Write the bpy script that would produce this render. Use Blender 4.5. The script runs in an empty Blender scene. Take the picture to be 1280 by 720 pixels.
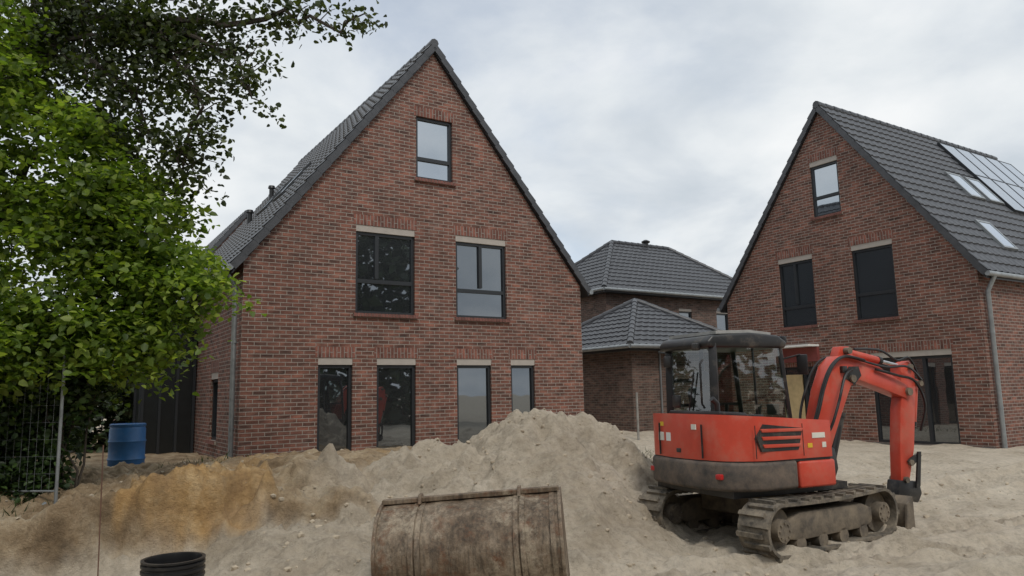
import bpy, bmesh, math, random
import numpy as np
from mathutils import Vector, Matrix, Euler
random.seed(7); rng=np.random.default_rng(7)
scene=bpy.context.scene
R=math.radians

# ------------------------------------------------------------------ materials
def new_mat(name):
    m=bpy.data.materials.new(name); m.use_nodes=True
    nt=m.node_tree; b=nt.nodes['Principled BSDF']; return m,nt,b
def N(nt,t,**kw):
    n=nt.nodes.new(t)
    for k,v in kw.items():
        if k in n.inputs: n.inputs[k].default_value=v
        else: setattr(n,k,v)
    return n
def ramp(nt,src,stops):
    r=nt.nodes.new('ShaderNodeValToRGB'); cr=r.color_ramp
    while len(cr.elements)<len(stops): cr.elements.new(0.5)
    for e,(p,c) in zip(cr.elements,stops):
        e.position=p; e.color=(c[0],c[1],c[2],1) if not isinstance(c,(int,float)) else (c,c,c,1)
    nt.links.new(src,r.inputs[0]); return r
def mixc(nt,fac,a,b,blend='MIX'):
    m=nt.nodes.new('ShaderNodeMix'); m.data_type='RGBA'; m.blend_type=blend
    for s,v in ((0,fac),(6,a),(7,b)):
        if hasattr(v,'links'): nt.links.new(v,m.inputs[s])
        else: m.inputs[s].default_value = v if s==0 else (v[0],v[1],v[2],1)
    return m.outputs[2]
def bump(nt,b,src,strength=0.5,dist=0.02):
    n=N(nt,'ShaderNodeBump',Strength=strength,Distance=dist); nt.links.new(src,n.inputs['Height']); nt.links.new(n.outputs[0],b.inputs['Normal'])
def objco(nt,scale=None):
    tc=nt.nodes.new('ShaderNodeTexCoord')
    if scale:
        mp=N(nt,'ShaderNodeMapping'); mp.inputs['Scale'].default_value=scale
        nt.links.new(tc.outputs['Object'],mp.inputs[0]); return mp.outputs[0]
    return tc.outputs['Object']
def noise(nt,co,scale,detail=4,rough=0.55):
    n=N(nt,'ShaderNodeTexNoise',Scale=scale,Detail=detail,Roughness=rough)
    if co is not None: nt.links.new(co,n.inputs['Vector'])
    return n.outputs['Fac']

def simple(name,col,rough=0.6,metal=0,var=0.25,dust=0,dustcol=(0.36,0.3,0.23),nscale=6,bmp=0.0):
    m,nt,b=new_mat(name)
    co=objco(nt); f=noise(nt,co,nscale,5,0.6)
    dark=tuple(c*(1-var) for c in col); lite=tuple(min(1,c*(1+var)) for c in col)
    r=ramp(nt,f,[(0.3,dark),(0.7,lite)]); out=r.outputs[0]
    if dust>0:
        f2=noise(nt,co,nscale*0.6+1.3,8,0.72)
        r2=ramp(nt,f2,[(max(0.0,0.62-dust*0.42),0),(0.78-dust*0.2,min(1,dust*1.2))])
        out=mixc(nt,r2.outputs[0],out,dustcol)
        rr=ramp(nt,r2.outputs[0],[(0,rough),(1,0.9)]); nt.links.new(rr.outputs[0],b.inputs['Roughness'])
    else: b.inputs['Roughness'].default_value=rough
    nt.links.new(out,b.inputs['Base Color']); b.inputs['Metallic'].default_value=metal
    if bmp>0: bump(nt,b,noise(nt,co,nscale*6,4),bmp,0.01)
    return m

def brick_mat(name,c1,c2,mortar):
    m,nt,b=new_mat(name)
    tc=nt.nodes.new('ShaderNodeTexCoord'); uv=tc.outputs['UV']
    br=N(nt,'ShaderNodeTexBrick'); 
    for k,v in (('Scale',1.0),('Brick Width',0.25),('Row Height',0.0813),('Mortar Size',0.0095),('Mortar Smooth',0.35),('Bias',0.0)): br.inputs[k].default_value=v
    nt.links.new(uv,br.inputs['Vector'])
    mp=N(nt,'ShaderNodeMapping'); mp.inputs['Scale'].default_value=(1/0.25,1/0.0813,1); nt.links.new(uv,mp.inputs[0])
    wn=noise(nt,mp.outputs[0],0.75,2,0.5)
    a=ramp(nt,wn,[(0.28,tuple(x*0.3 for x in c1)),(0.5,c1),(0.75,(c1[0]*1.9,c1[1]*1.75,c1[2]*1.65))])
    c=ramp(nt,wn,[(0.28,tuple(x*0.5 for x in c2)),(0.52,c2),(0.75,(c2[0]*1.8,c2[1]*1.8,c2[2]*1.75))])
    nt.links.new(a.outputs[0],br.inputs['Color1']); nt.links.new(c.outputs[0],br.inputs['Color2'])
    br.inputs['Mortar'].default_value=(*mortar,1)
    big=noise(nt,uv,0.7,5,0.6); rb=ramp(nt,big,[(0.3,0.82),(0.7,1.14)])
    out=mixc(nt,1.0,br.outputs['Color'],rb.outputs[0],'MULTIPLY')
    sm=noise(nt,uv,40,3); rs=ramp(nt,sm,[(0.3,0.8),(0.7,1.17)])
    out=mixc(nt,1.0,out,rs.outputs[0],'MULTIPLY')
    bl=noise(nt,uv,1.7,6,0.7); rl=ramp(nt,bl,[(0.56,0),(0.75,0.2)]); out=mixc(nt,rl.outputs[0],out,(0.38,0.33,0.29))
    nt.links.new(out,b.inputs['Base Color']); b.inputs['Roughness'].default_value=0.85
    inv=N(nt,'ShaderNodeMath',operation='SUBTRACT'); inv.inputs[0].default_value=1; nt.links.new(br.outputs['Fac'],inv.inputs[1])
    bump(nt,b,inv.outputs[0],0.6,0.01)
    return m
BRICK=brick_mat('brick_red_brown',(0.120,0.059,0.045),(0.205,0.083,0.058),(0.30,0.258,0.222))
BRICKS=brick_mat('brick_trim',(0.165,0.066,0.049),(0.21,0.083,0.06),(0.27,0.235,0.205))
BRICKD=brick_mat('brick_dark',(0.10,0.065,0.052),(0.145,0.085,0.067),(0.17,0.15,0.13))

def tile_mat():
    m,nt,b=new_mat('roof_tiles')
    co=objco(nt); f=noise(nt,co,3.5,6,0.65)
    r=ramp(nt,f,[(0.25,(0.035,0.037,0.042)),(0.75,(0.078,0.081,0.09))])
    nt.links.new(r.outputs[0],b.inputs['Base Color']); b.inputs['Roughness'].default_value=0.4
    bump(nt,b,noise(nt,co,60,3),0.15,0.01); return m
TILE=tile_mat()
FRAME=simple('window_frame_anthracite',(0.022,0.025,0.029),0.4,var=0.1)
SHUT=simple('shutter_box',(0.40,0.36,0.32),0.6,var=0.08)
ZINC=simple('zinc',(0.30,0.32,0.33),0.45,0.5,var=0.2)
WHITE=simple('white_paint',(0.75,0.75,0.73),0.5,var=0.05)
BEIGE=simple('beige_door',(0.5,0.38,0.2),0.6,var=0.15)
OXIDE=simple('oxide_red_panel',(0.2,0.05,0.045),0.6,var=0.15)
DARKCLAD=simple('dark_cladding',(0.010,0.012,0.013),0.35,var=0.2)
def facing_fac(nt,lo,hi=1.0,p=4.0):
    lw=N(nt,'ShaderNodeLayerWeight',Blend=0.5)
    pw=N(nt,'ShaderNodeMath',operation='POWER'); pw.inputs[1].default_value=p; nt.links.new(lw.outputs['Facing'],pw.inputs[0])
    mr=N(nt,'ShaderNodeMapRange'); mr.inputs['To Min'].default_value=lo; mr.inputs['To Max'].default_value=hi
    nt.links.new(pw.outputs[0],mr.inputs['Value']); return mr.outputs[0]
def glass_mat(name,refl,base=(0.010,0.012,0.014),rough=0.015,wav=.03):
    m,nt,b=new_mat(name)
    b.inputs['Base Color'].default_value=(*base,1); b.inputs['Roughness'].default_value=0.25
    g=N(nt,'ShaderNodeBsdfGlossy',Roughness=rough); g.inputs['Color'].default_value=(0.86,0.93,1.0,1)
    mx=N(nt,'ShaderNodeMixShader'); nt.links.new(facing_fac(nt,refl),mx.inputs[0]); nt.links.new(b.outputs[0],mx.inputs[1]); nt.links.new(g.outputs[0],mx.inputs[2])
    co=objco(nt); bn=N(nt,'ShaderNodeBump',Strength=wav,Distance=0.05); nt.links.new(noise(nt,co,1.6,1),bn.inputs['Height']); nt.links.new(bn.outputs[0],g.inputs['Normal'])
    out=nt.nodes['Material Output']; nt.links.new(mx.outputs[0],out.inputs[0]); return m
GLASS=glass_mat('window_glass',0.2)
GLASSHI=glass_mat('window_glass_coated',0.5)
GLASSLO=glass_mat('window_glass_dark',0.11,(0.014,0.017,0.02),0.1,.1)
def clear_glass():
    m,nt,b=new_mat('cab_glass')
    t=N(nt,'ShaderNodeBsdfTransparent'); t.inputs[0].default_value=(0.74,0.80,0.78,1)
    g=N(nt,'ShaderNodeBsdfGlossy',Roughness=0.02); 
    mx=N(nt,'ShaderNodeMixShader'); nt.links.new(facing_fac(nt,0.16,0.9),mx.inputs[0]); nt.links.new(t.outputs[0],mx.inputs[1]); nt.links.new(g.outputs[0],mx.inputs[2])
    nt.links.new(mx.outputs[0],nt.nodes['Material Output'].inputs[0]); return m
CABGLASS=clear_glass()
RED=simple('red_machine_paint',(0.58,0.070,0.040),0.36,var=0.12,dust=0.36,dustcol=(0.42,0.24,0.17),nscale=3)
BLACKP=simple('black_machine_paint',(0.018,0.018,0.019),0.4,var=0.2,dust=0.22,nscale=4)
CWGREY=simple('dirty_counterweight',(0.045,0.042,0.04),0.6,var=0.3,dust=0.62,dustcol=(0.22,0.165,0.125),nscale=4,bmp=0.3)
RUBBER=simple('track_rubber',(0.03,0.029,0.028),0.8,var=0.3,dust=0.66,dustcol=(.33,.275,.205),nscale=7,bmp=0.4)
MUDSTEEL=simple('muddy_steel',(0.06,0.052,0.046),0.7,var=0.3,dust=0.75,dustcol=(0.26,0.21,0.15),nscale=5,bmp=0.4)
CHROME=simple('chrome_rod',(0.6,0.6,0.6),0.2,1.0,var=0.05)
HOSE=simple('hose',(0.015,0.015,0.015),0.5)
STICK=simple('sticker',(0.7,0.68,0.6),0.5,var=0.1)
YEL=simple('yellow_sticker',(0.7,0.45,0.03),0.5,var=0.05)
REDL=simple('tail_light',(0.5,0.02,0.02),0.3,var=0.05)
BLUE=simple('blue_plastic',(0.03,0.13,0.32),0.45,var=0.15,dust=0.15)
BLKPL=simple('black_plastic',(0.012,0.012,0.013),0.4,var=0.1,dust=0.15)
SOLAR=glass_mat('solar_panel',0.16,(0.035,0.038,0.045),.12)
def bucket_mat():
    m,nt,b=new_mat('worn_bucket_steel')
    co=objco(nt); f=noise(nt,co,2.2,9,0.76)
    r=ramp(nt,f,[(0.30,(0.05,0.034,0.022)),(0.43,(0.14,0.098,0.062)),(0.54,(0.235,0.18,0.125)),(0.72,(0.36,0.30,0.225))])
    f2=noise(nt,objco(nt,(6,6,0.5)),4,7,0.72); r2=ramp(nt,f2,[(0.36,0.4),(0.6,1.12)])
    out=mixc(nt,1.0,r.outputs[0],r2.outputs[0],'MULTIPLY')
    f3=noise(nt,co,6,9,0.78); r3=ramp(nt,f3,[(0.52,0),(0.64,0.85)])
    out=mixc(nt,r3.outputs[0],out,(0.14,0.06,0.026))
    f4=noise(nt,co,1.6,9,0.8); r4=ramp(nt,f4,[(0.52,0),(0.62,0.8)]); out=mixc(nt,r4.outputs[0],out,(0.40,0.335,0.245))
    nt.links.new(out,b.inputs['Base Color']); b.inputs['Roughness'].default_value=0.62; b.inputs['Metallic'].default_value=0.1
    bump(nt,b,noise(nt,co,22,8,0.75),0.8,0.015); return m
BUCKET=bucket_mat()
def bark_mat():
    m,nt,b=new_mat('bark'); co=objco(nt,(4,4,1)); f=noise(nt,co,6,6,0.7)
    r=ramp(nt,f,[(0.3,(0.03,0.024,0.018)),(0.7,(0.11,0.09,0.07))]); nt.links.new(r.outputs[0],b.inputs['Base Color']); b.inputs['Roughness'].default_value=0.9
    bump(nt,b,f,0.8,0.03); return m
BARK=bark_mat()
def leaf_mat(name,c1,c2,c3,trans=0.4):
    m,nt,b=new_mat(name)
    g=N(nt,'ShaderNodeNewGeometry'); r=ramp(nt,g.outputs['Random Per Island'],[(0.0,c1),(0.55,c2),(1.0,c3)])
    cl=noise(nt,objco(nt),1.1,3,.6); cr_=ramp(nt,cl,[(0.35,0.6),(0.65,1.15)])
    o=mixc(nt,1.0,r.outputs[0],cr_.outputs[0],'MULTIPLY')
    b.inputs['Roughness'].default_value=0.5; nt.links.new(o,b.inputs['Base Color'])
    t=N(nt,'ShaderNodeBsdfTranslucent'); tcol=mixc(nt,1.0,o,(1.4,1.5,0.6),'MULTIPLY'); nt.links.new(tcol,t.inputs[0])
    mx=N(nt,'ShaderNodeMixShader'); mx.inputs[0].default_value=trans
    nt.links.new(b.outputs[0],mx.inputs[1]); nt.links.new(t.outputs[0],mx.inputs[2]); nt.links.new(mx.outputs[0],nt.nodes['Material Output'].inputs[0]); return m
MAPLE=leaf_mat('maple_leaves',(0.085,0.145,0.024),(0.17,0.255,0.04),(0.33,0.41,0.075),0.48)
OAK=leaf_mat('oak_leaves',(0.022,0.036,0.010),(0.045,0.066,0.018),(0.10,0.125,0.035),0.35)
IVY=leaf_mat('shrub_leaves',(0.018,0.036,0.010),(0.035,0.068,0.016),(0.07,0.12,0.028),0.25)
FAR=leaf_mat('far_leaves',(0.02,0.035,0.012),(0.035,0.06,0.018),(0.06,0.09,0.025),0.0)

# ------------------------------------------------------------------ helpers
def link(o,parent=None):
    scene.collection.objects.link(o)
    if parent: o.parent=parent
    return o
def empty(name,loc=(0,0,0),rot=(0,0,0),parent=None):
    e=bpy.data.objects.new(name,None); e.location=loc; e.rotation_euler=rot; e.empty_display_size=0.3
    return link(e,parent)
def finish(me,smooth):
    if smooth is not None:
        for p in me.polygons: p.use_smooth=True
        me.set_sharp_from_angle(angle=R(smooth))
def mesh(name,verts,faces,mat,parent=None,uvs=None,smooth=None):
    me=bpy.data.meshes.new(name); me.from_pydata([tuple(v) for v in verts],[],[tuple(f) for f in faces]); me.update()
    if uvs is not None:
        l=me.uv_layers.new(name='UVMap'); l.data.foreach_set('uv',np.array(uvs,dtype=np.float32).ravel())
    me.materials.append(mat); finish(me,smooth)
    return link(bpy.data.objects.new(name,me),parent)
def bm_obj(name,bm,mat,parent,smooth=35):
    bmesh.ops.recalc_face_normals(bm,faces=bm.faces)
    me=bpy.data.meshes.new(name); bm.to_mesh(me); bm.free(); me.materials.append(mat); finish(me,smooth)
    return link(bpy.data.objects.new(name,me),parent)
def do_bevel(bm,w,seg=2,ang=30):
    bm.normal_update()
    es=[e for e in bm.edges if len(e.link_faces)==2 and e.calc_face_angle(0)>R(ang)]
    if w>0: bmesh.ops.bevel(bm,geom=es,offset=w,segments=seg,profile=0.5,affect='EDGES',clamp_overlap=True)
def add_box(bm,c,s,M=None):
    r=bmesh.ops.create_cube(bm,size=1.0)
    for v in r['verts']:
        v.co=Vector((v.co.x*s[0],v.co.y*s[1],v.co.z*s[2]))
        if M: v.co=M@v.co
        v.co+=Vector(c)
def box(name,c,s,mat,parent=None,bev=0.0,rot=None,seg=2):
    bm=bmesh.new(); add_box(bm,(0,0,0),s)
    if bev: do_bevel(bm,bev,seg)
    M=Matrix.Identity(3) if rot is None else Euler(rot).to_matrix()
    for v in bm.verts: v.co=M@v.co+Vector(c)
    return bm_obj(name,bm,mat,parent)
def prism(name,pts,a0,a1,mat,parent=None,axis='y',bev=0,seg=2,smooth=35,fn=None):
    bm=bmesh.new(); A=[];B=[]
    def mk(p,a): return {'y':(p[0],a,p[1]),'z':(p[0],p[1],a),'x':(a,p[0],p[1])}[axis]
    for p in pts: A.append(bm.verts.new(mk(p,a0))); B.append(bm.verts.new(mk(p,a1)))
    n=len(pts); bm.faces.new(A); bm.faces.new(B[::-1])
    for i in range(n): bm.faces.new((A[i],B[i],B[(i+1)%n],A[(i+1)%n]))
    if fn:
        for v in bm.verts: v.co=fn(v.co)
    bmesh.ops.recalc_face_normals(bm,faces=bm.faces)
    if bev: do_bevel(bm,bev,seg)
    return bm_obj(name,bm,mat,parent,smooth)
def tube_data(pts,rad,seg=10,cap=True):
    pts=[Vector(p) for p in pts]; n=len(pts); V=[];F=[]
    if not hasattr(rad,'__len__'): rad=[rad]*n
    prev=None
    for i,p in enumerate(pts):
        t=(pts[min(i+1,n-1)]-pts[max(i-1,0)]).normalized()
        a=prev if prev is not None else (Vector((0,0,1)) if abs(t.z)<0.9 else Vector((1,0,0)))
        x=(a-t*a.dot(t)).normalized(); prev=x; y=t.cross(x)
        for k in range(seg):
            an=2*math.pi*k/seg; V.append(p+(x*math.cos(an)+y*math.sin(an))*rad[i])
    for i in range(n-1):
        for k in range(seg):
            F.append((i*seg+k,i*seg+(k+1)%seg,(i+1)*seg+(k+1)%seg,(i+1)*seg+k))
    if cap: F.append(tuple(range(seg))[::-1]); F.append(tuple((n-1)*seg+k for k in range(seg)))
    return V,F
def tube(name,pts,rad,mat,parent=None,seg=12):
    V,F=tube_data(pts,rad,seg); return mesh(name,V,F,mat,parent,smooth=50)
def multi_tube(name,items,mat,parent=None,seg=6):
    V=[];F=[]
    for pts,rad in items:
        v,f=tube_data(pts,rad,seg); o=len(V); V+=v; F+=[tuple(i+o for i in q) for q in f]
    return mesh(name,V,F,mat,parent,smooth=60)
def multi_box(name,items,mat,parent=None,bev=0):
    bm=bmesh.new()
    for it in items: add_box(bm,*it)
    if bev: do_bevel(bm,bev,1)
    return bm_obj(name,bm,mat,parent)

# ------------------------------------------------------------------ terrain
def vnoise(x,y,seed=0):
    x=np.asarray(x,float); y=np.asarray(y,float); xi=np.floor(x); yi=np.floor(y); fx=x-xi; fy=y-yi
    def h(a,b):
        s=np.sin(a*127.1+b*311.7+seed*74.7)*43758.5453; return s-np.floor(s)
    fx=fx*fx*(3-2*fx); fy=fy*fy*(3-2*fy)
    return (h(xi,yi)*(1-fx)+h(xi+1,yi)*fx)*(1-fy)+(h(xi,yi+1)*(1-fx)+h(xi+1,yi+1)*fx)*fy-0.5
def fbm(x,y,s,o=4,seed=0,g=0.5):
    r=0;a=1
    for i in range(o): r=r+a*vnoise(x*s+i*13.3,y*s-i*7.7,seed+i); s*=2.03; a*=g
    return r
def S(a,b,x):
    t=np.clip((x-a)/(b-a),0,1); return t*t*(3-2*t)
def cone(wx,wy,cx,cy,rx0,rx1,ry0,ry1,h,k):
    dx=wx-cx; dy=wy-cy
    r=np.sqrt((dx/np.where(dx<0,rx0,rx1))**2+(dy/np.where(dy<0,ry0,ry1))**2)
    t=np.clip(1-r,0,1); return h*(np.sqrt(t*t+k)-math.sqrt(k))/(math.sqrt(1+k)-math.sqrt(k))
def zones(x,y):
    x=np.asarray(x,float); y=np.asarray(y,float)
    wx=x+0.35*fbm(x,y,0.8,3,5)+.12*fbm(x,y,3,2,6); wy=y+0.35*fbm(x,y,0.8,3,9)+.12*fbm(x,y,3,2,7)
    near=S(60,30,np.hypot(x,y-15))
    p1=cone(wx,wy,0.35,11.0,2.5,2.3,3.5,2.6,1.64,.008)
    p4=cone(wx,wy,0.95,11.3,1.9,2.1,2.7,2.2,1.52,.008)
    p2=cone(wx,wy,-0.9,10.4,2.9,2.2,3.1,2.2,1.18,.02)
    p3=cone(wx,wy,-2.2,9.9,2.2,2.0,2.9,2.2,0.92,.03)
    pile=np.minimum(np.maximum(np.maximum(p1,p2),np.maximum(p3,p4)),1.50+.12*fbm(x,y,2.5,2,44))
    yb=8.35+np.where(wx<-3.5,(wx+3.5)*0.5,0)+0.5*fbm(x,y,1.6,3,51)
    bank=(0.64*S(yb,yb+0.45,wy)+0.24*S(yb+.6,yb+2.8,wy))*S(-0.2,-2.2,wx)*(1-0.25*S(12.2,13.6,y))*(1-.2*S(-4.3,-5.8,x))
    bank*=S(34,24,y)
    gen=0.3*S(12.5,18,y)+0.3*S(20,26,y)
    mr=0.42*np.exp(-(((wx-8.2)/2.6)**2+((wy-12.3)/1.5)**2))+0.18*np.exp(-(((wx-4.6)/1.1)**2+((wy-6.9)/.5)**2))+.24*np.exp(-(((wx-7.0)/1.3)**2+((wy-9.2)/.6)**2))
    return near,pile,bank,gen,mr
def clayf(x,y):
    rr=np.abs((x+3.70+0.45*fbm(x,y,1.7,4,31))/0.78)**3+np.abs((y-8.95+0.4*fbm(x,y,1.7,4,33))/0.62)**3
    return S(1.2,0.85,rr)
def terrain(x,y):
    x=np.asarray(x,float); y=np.asarray(y,float)
    near,pile,bank,gen,mr=zones(x,y)
    steep=np.clip(np.maximum(pile,np.where((bank>0.03)&(y<12.5),0.7,0)),0,1)
    h=np.maximum(pile,bank)+0.12*np.minimum(pile,bank)
    h=np.maximum(h,gen*0.9)+mr
    l1=fbm(x,y,1.7,3,2); l2=fbm(x,y,5.5,4,3,0.6)
    gul=np.abs(fbm(x*1.2,y*0.35,1.9,3,21))
    rough=0.5+1.0*S(-.25,.3,fbm(x,y,.45,2,71))
    h=h+near*(0.05*l1+0.055*l2*rough+steep*(0.14*l1+0.08*l2-0.18*gul*np.clip(pile,0,.6)))
    face=(bank>0.06)&(bank<0.8)&(y<11)
    chunk=fbm(x,y,2.6,4,61,.62)
    h=h+np.where(face,0.20*chunk,0)
    cf=clayf(x,y)*(pile<bank+.2)
    h=h+cf*(0.15+0.16*np.abs(fbm(x,y,3.2,3,66)))
    lm=np.clip(fbm(x,y,3.4,2,81)-.12,0,1); h=h+near*lm*(.22*np.clip(pile,0,.7)+.08)
    for (ox,oy,ang) in ((3.2,7.2,12),(5.6,8.6,-18),(6.4,10.6,20)):
        c,s=math.cos(R(ang)),math.sin(R(ang)); a=(x-ox)*c+(y-oy)*s; b=-(x-ox)*s+(y-oy)*c
        for off in (-0.78,0.78):
            w=np.exp(-(((b-off)/0.22)**4))*S(-3.2,-2.6,a)*S(6.5,5,a)*(pile<0.1)
            h=h-w*(0.045+0.018*np.sign(np.sin(a*2*math.pi/0.15)))
            h=h+0.06*np.exp(-(((np.abs(b-off)-0.32)/0.08)**2))*S(-3.2,-2.6,a)*S(6.5,5,a)*(pile<0.1)
    return h
def H(x,y): return float(terrain(np.array([x]),np.array([y]))[0])
def grow(a,b,step,lo,hi,f=1.14):
    c=list(np.arange(a,b,step)); s=step; v=a; L=[]
    while v>lo: s*=f; v-=s; L.append(v)
    s=step; v=c[-1]; Rr=[]
    while v<hi: s*=f; v+=s; Rr.append(v)
    return np.array(L[::-1]+c+Rr)
xs=grow(-7.5,9.5,0.040,-900,900); ys=grow(6.0,14.0,0.033,-900,900)
X,Y=np.meshgrid(xs,ys); Z=terrain(X.ravel(),Y.ravel())
nx,ny=len(xs),len(ys)
V=np.stack([X.ravel(),Y.ravel(),Z],1)
ii,jj=np.meshgrid(np.arange(nx-1),np.arange(ny-1)); b0=(jj*nx+ii).ravel()
F=np.stack([b0,b0+1,b0+1+nx,b0+nx],1)
me=bpy.data.meshes.new('ground'); me.vertices.add(len(V)); me.vertices.foreach_set('co',V.astype(np.float32).ravel())
me.loops.add(F.size); me.loops.foreach_set('vertex_index',F.astype(np.int32).ravel())
me.polygons.add(len(F)); me.polygons.foreach_set('loop_start',np.arange(0,F.size,4,dtype=np.int32)); me.polygons.foreach_set('loop_total',np.full(len(F),4,dtype=np.int32))
me.update(calc_edges=True); me.polygons.foreach_set('use_smooth',np.ones(len(F),dtype=bool))
near,pile,bank,gen,mr=zones(V[:,0],V[:,1])
clay=clayf(V[:,0],V[:,1])*(0.75+.5*fbm(V[:,0],V[:,1],3,3,36))
clay=np.clip(clay+0.45*S(0.3,0.55,fbm(V[:,0],V[:,1],1.1,4,35)+0.3)*(bank>0.05)*(pile<0.1)*(V[:,1]<13),0,1)
col=np.zeros((len(V),4),np.float32); col[:,0]=clay; col[:,1]=np.clip(pile*6,0,1); col[:,2]=np.clip(bank*4,0,1)*(1-np.clip((pile-bank+.1)*5,0,1)); col[:,3]=1
ca=me.color_attributes.new('zone','FLOAT_COLOR','POINT'); ca.data.foreach_set('color',col.ravel())
def ground_mat():
    m,nt,b=new_mat('sandy_soil')
    at=N(nt,'ShaderNodeAttribute'); at.attribute_name='zone'; sep=N(nt,'ShaderNodeSeparateColor'); nt.links.new(at.outputs['Color'],sep.inputs[0])
    co=objco(nt)
    f=noise(nt,co,1.1,8,0.68); g=noise(nt,co,14,8,0.75)
    flat=ramp(nt,f,[(0.3,(0.40,0.335,0.25)),(0.48,(0.53,0.455,0.355)),(0.7,(0.62,0.545,0.44))])
    pl=ramp(nt,f,[(0.3,(0.33,0.27,0.195)),(0.5,(0.46,0.39,0.30)),(0.7,(0.56,0.485,0.385))])
    so=ramp(nt,noise(nt,co,2.0,8,0.7),[(0.3,(0.13,0.085,0.045)),(0.45,(0.27,0.19,0.11)),(0.58,(0.40,0.305,0.195)),(0.72,(0.50,0.42,0.31))])
    cl=ramp(nt,noise(nt,co,3.0,8,0.7),[(0.3,(0.25,0.135,0.05)),(0.5,(0.45,0.275,0.11)),(0.68,(0.60,0.42,0.22))])
    o=mixc(nt,sep.outputs[1],flat.outputs[0],pl.outputs[0]); o=mixc(nt,sep.outputs[2],o,so.outputs[0]); o=mixc(nt,sep.outputs[0],o,cl.outputs[0])
    gr=ramp(nt,g,[(0.3,0.70),(0.5,1.0),(0.72,1.14)]); o=mixc(nt,1.0,o,gr.outputs[0],'MULTIPLY')
    dk=noise(nt,co,3.3,6,0.7); dr=ramp(nt,dk,[(0.33,0.80),(0.5,1.0)]); o=mixc(nt,1.0,o,dr.outputs[0],'MULTIPLY')
    nt.links.new(o,b.inputs['Base Color']); b.inputs['Roughness'].default_value=0.95
    ad=N(nt,'ShaderNodeMath',operation='ADD'); n1=noise(nt,co,9,8,0.75); n2=noise(nt,co,55,4,0.7)
    ml=N(nt,'ShaderNodeMath',operation='MULTIPLY'); ml.inputs[1].default_value=0.3; nt.links.new(n2,ml.inputs[0])
    nt.links.new(n1,ad.inputs[0]); nt.links.new(ml.outputs[0],ad.inputs[1]); bump(nt,b,ad.outputs[0],0.9,0.07)
    return m
GROUND=ground_mat(); me.materials.append(GROUND); link(bpy.data.objects.new('ground',me))

ico=bmesh.new(); bmesh.ops.create_icosphere(ico,subdivisions=1,radius=1); iv=np.array([v.co[:] for v in ico.verts]); iface=np.array([[v.index for v in f.verts] for f in ico.faces]); ico.free()
def clods(name,n,xr,yr,smin,smax,mat,accept):
    Vs=[];Fs=[];o=0
    px=rng.uniform(*xr,n*4); py=rng.uniform(*yr,n*4); ok=accept(px,py); px=px[ok][:n]; py=py[ok][:n]; pz=terrain(px,py)
    for a,b_,z in zip(px,py,pz):
        s=smin+(smax-smin)*rng.random()**7
        v=iv*(1+0.5*(rng.random((12,1))-0.5))*np.array([1,rng.uniform(.6,1),rng.uniform(.5,.8)])*s
        t=rng.uniform(0,6.28); v=v@np.array([[math.cos(t),math.sin(t),0],[-math.sin(t),math.cos(t),0],[0,0,1]])
        Vs.append(v+np.array([a,b_,z+s*0.05])); Fs.append(iface+o); o+=12
    return mesh(name,np.concatenate(Vs).tolist(),np.concatenate(Fs).tolist(),mat)
CLOD=simple('clod_soil',(0.40,0.335,0.25),0.95,var=0.3,nscale=1.5,bmp=0.5)
clods('soil_clods',4500,(-6.5,9),(5.6,14),0.006,0.05,CLOD,lambda x,y: ((zones(x,y)[1]>0.02)|(zones(x,y)[2]>0.05)|(rng.random(len(x))<0.5))&(fbm(x,y,1.0,3,91)>-.05))

# ------------------------------------------------------------------ houses
def wall(name,parent,M,L,topfn,breaks,holes,mat,z0=-0.4):
    bs=sorted(set([0,L]+breaks+[h[0] for h in holes]+[h[1] for h in holes])); V=[];F=[];UV=[]
    def q(pts):
        i=len(V)
        for s,z in pts: V.append(M@Vector((s,0,z))); UV.append((s,z))
        F.append(tuple(range(i,i+len(pts))))
    for a,b in zip(bs[:-1],bs[1:]):
        m=(a+b)/2; hs=sorted([(h[2],h[3]) for h in holes if h[0]<m<h[1]]); cur=z0
        for (u,w) in hs: q([(a,cur),(b,cur),(b,u),(a,u)]); cur=w
        q([(a,cur),(b,cur),(b,topfn(b)),(a,topfn(a))])
    for (x0,x1,zz0,zz1) in [h[:4] for h in holes]:
        d=0.13
        for P in ([(x0,0,zz0),(x0,d,zz0),(x0,d,zz1),(x0,0,zz1)],[(x1,0,zz0),(x1,0,zz1),(x1,d,zz1),(x1,d,zz0)],[(x0,0,zz1),(x0,d,zz1),(x1,d,zz1),(x1,0,zz1)],[(x0,0,zz0),(x1,0,zz0),(x1,d,zz0),(x0,d,zz0)]):
            i=len(V)
            for p in P: V.append(M@Vector(p)); UV.append((p[1]+p[0],p[2]))
            F.append((i,i+1,i+2,i+3))
    return mesh(name,V,F,mat,parent,uvs=UV)
def wbox(M,c,s): 
    return (M@Vector(c),s,M.to_3x3())
SILLB=simple('sill_brick',(0.16,0.066,0.052),0.85,var=0.35,nscale=9)
MORT=simple('mortar',(0.28,0.245,0.21),0.9,var=0.1)
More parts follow.
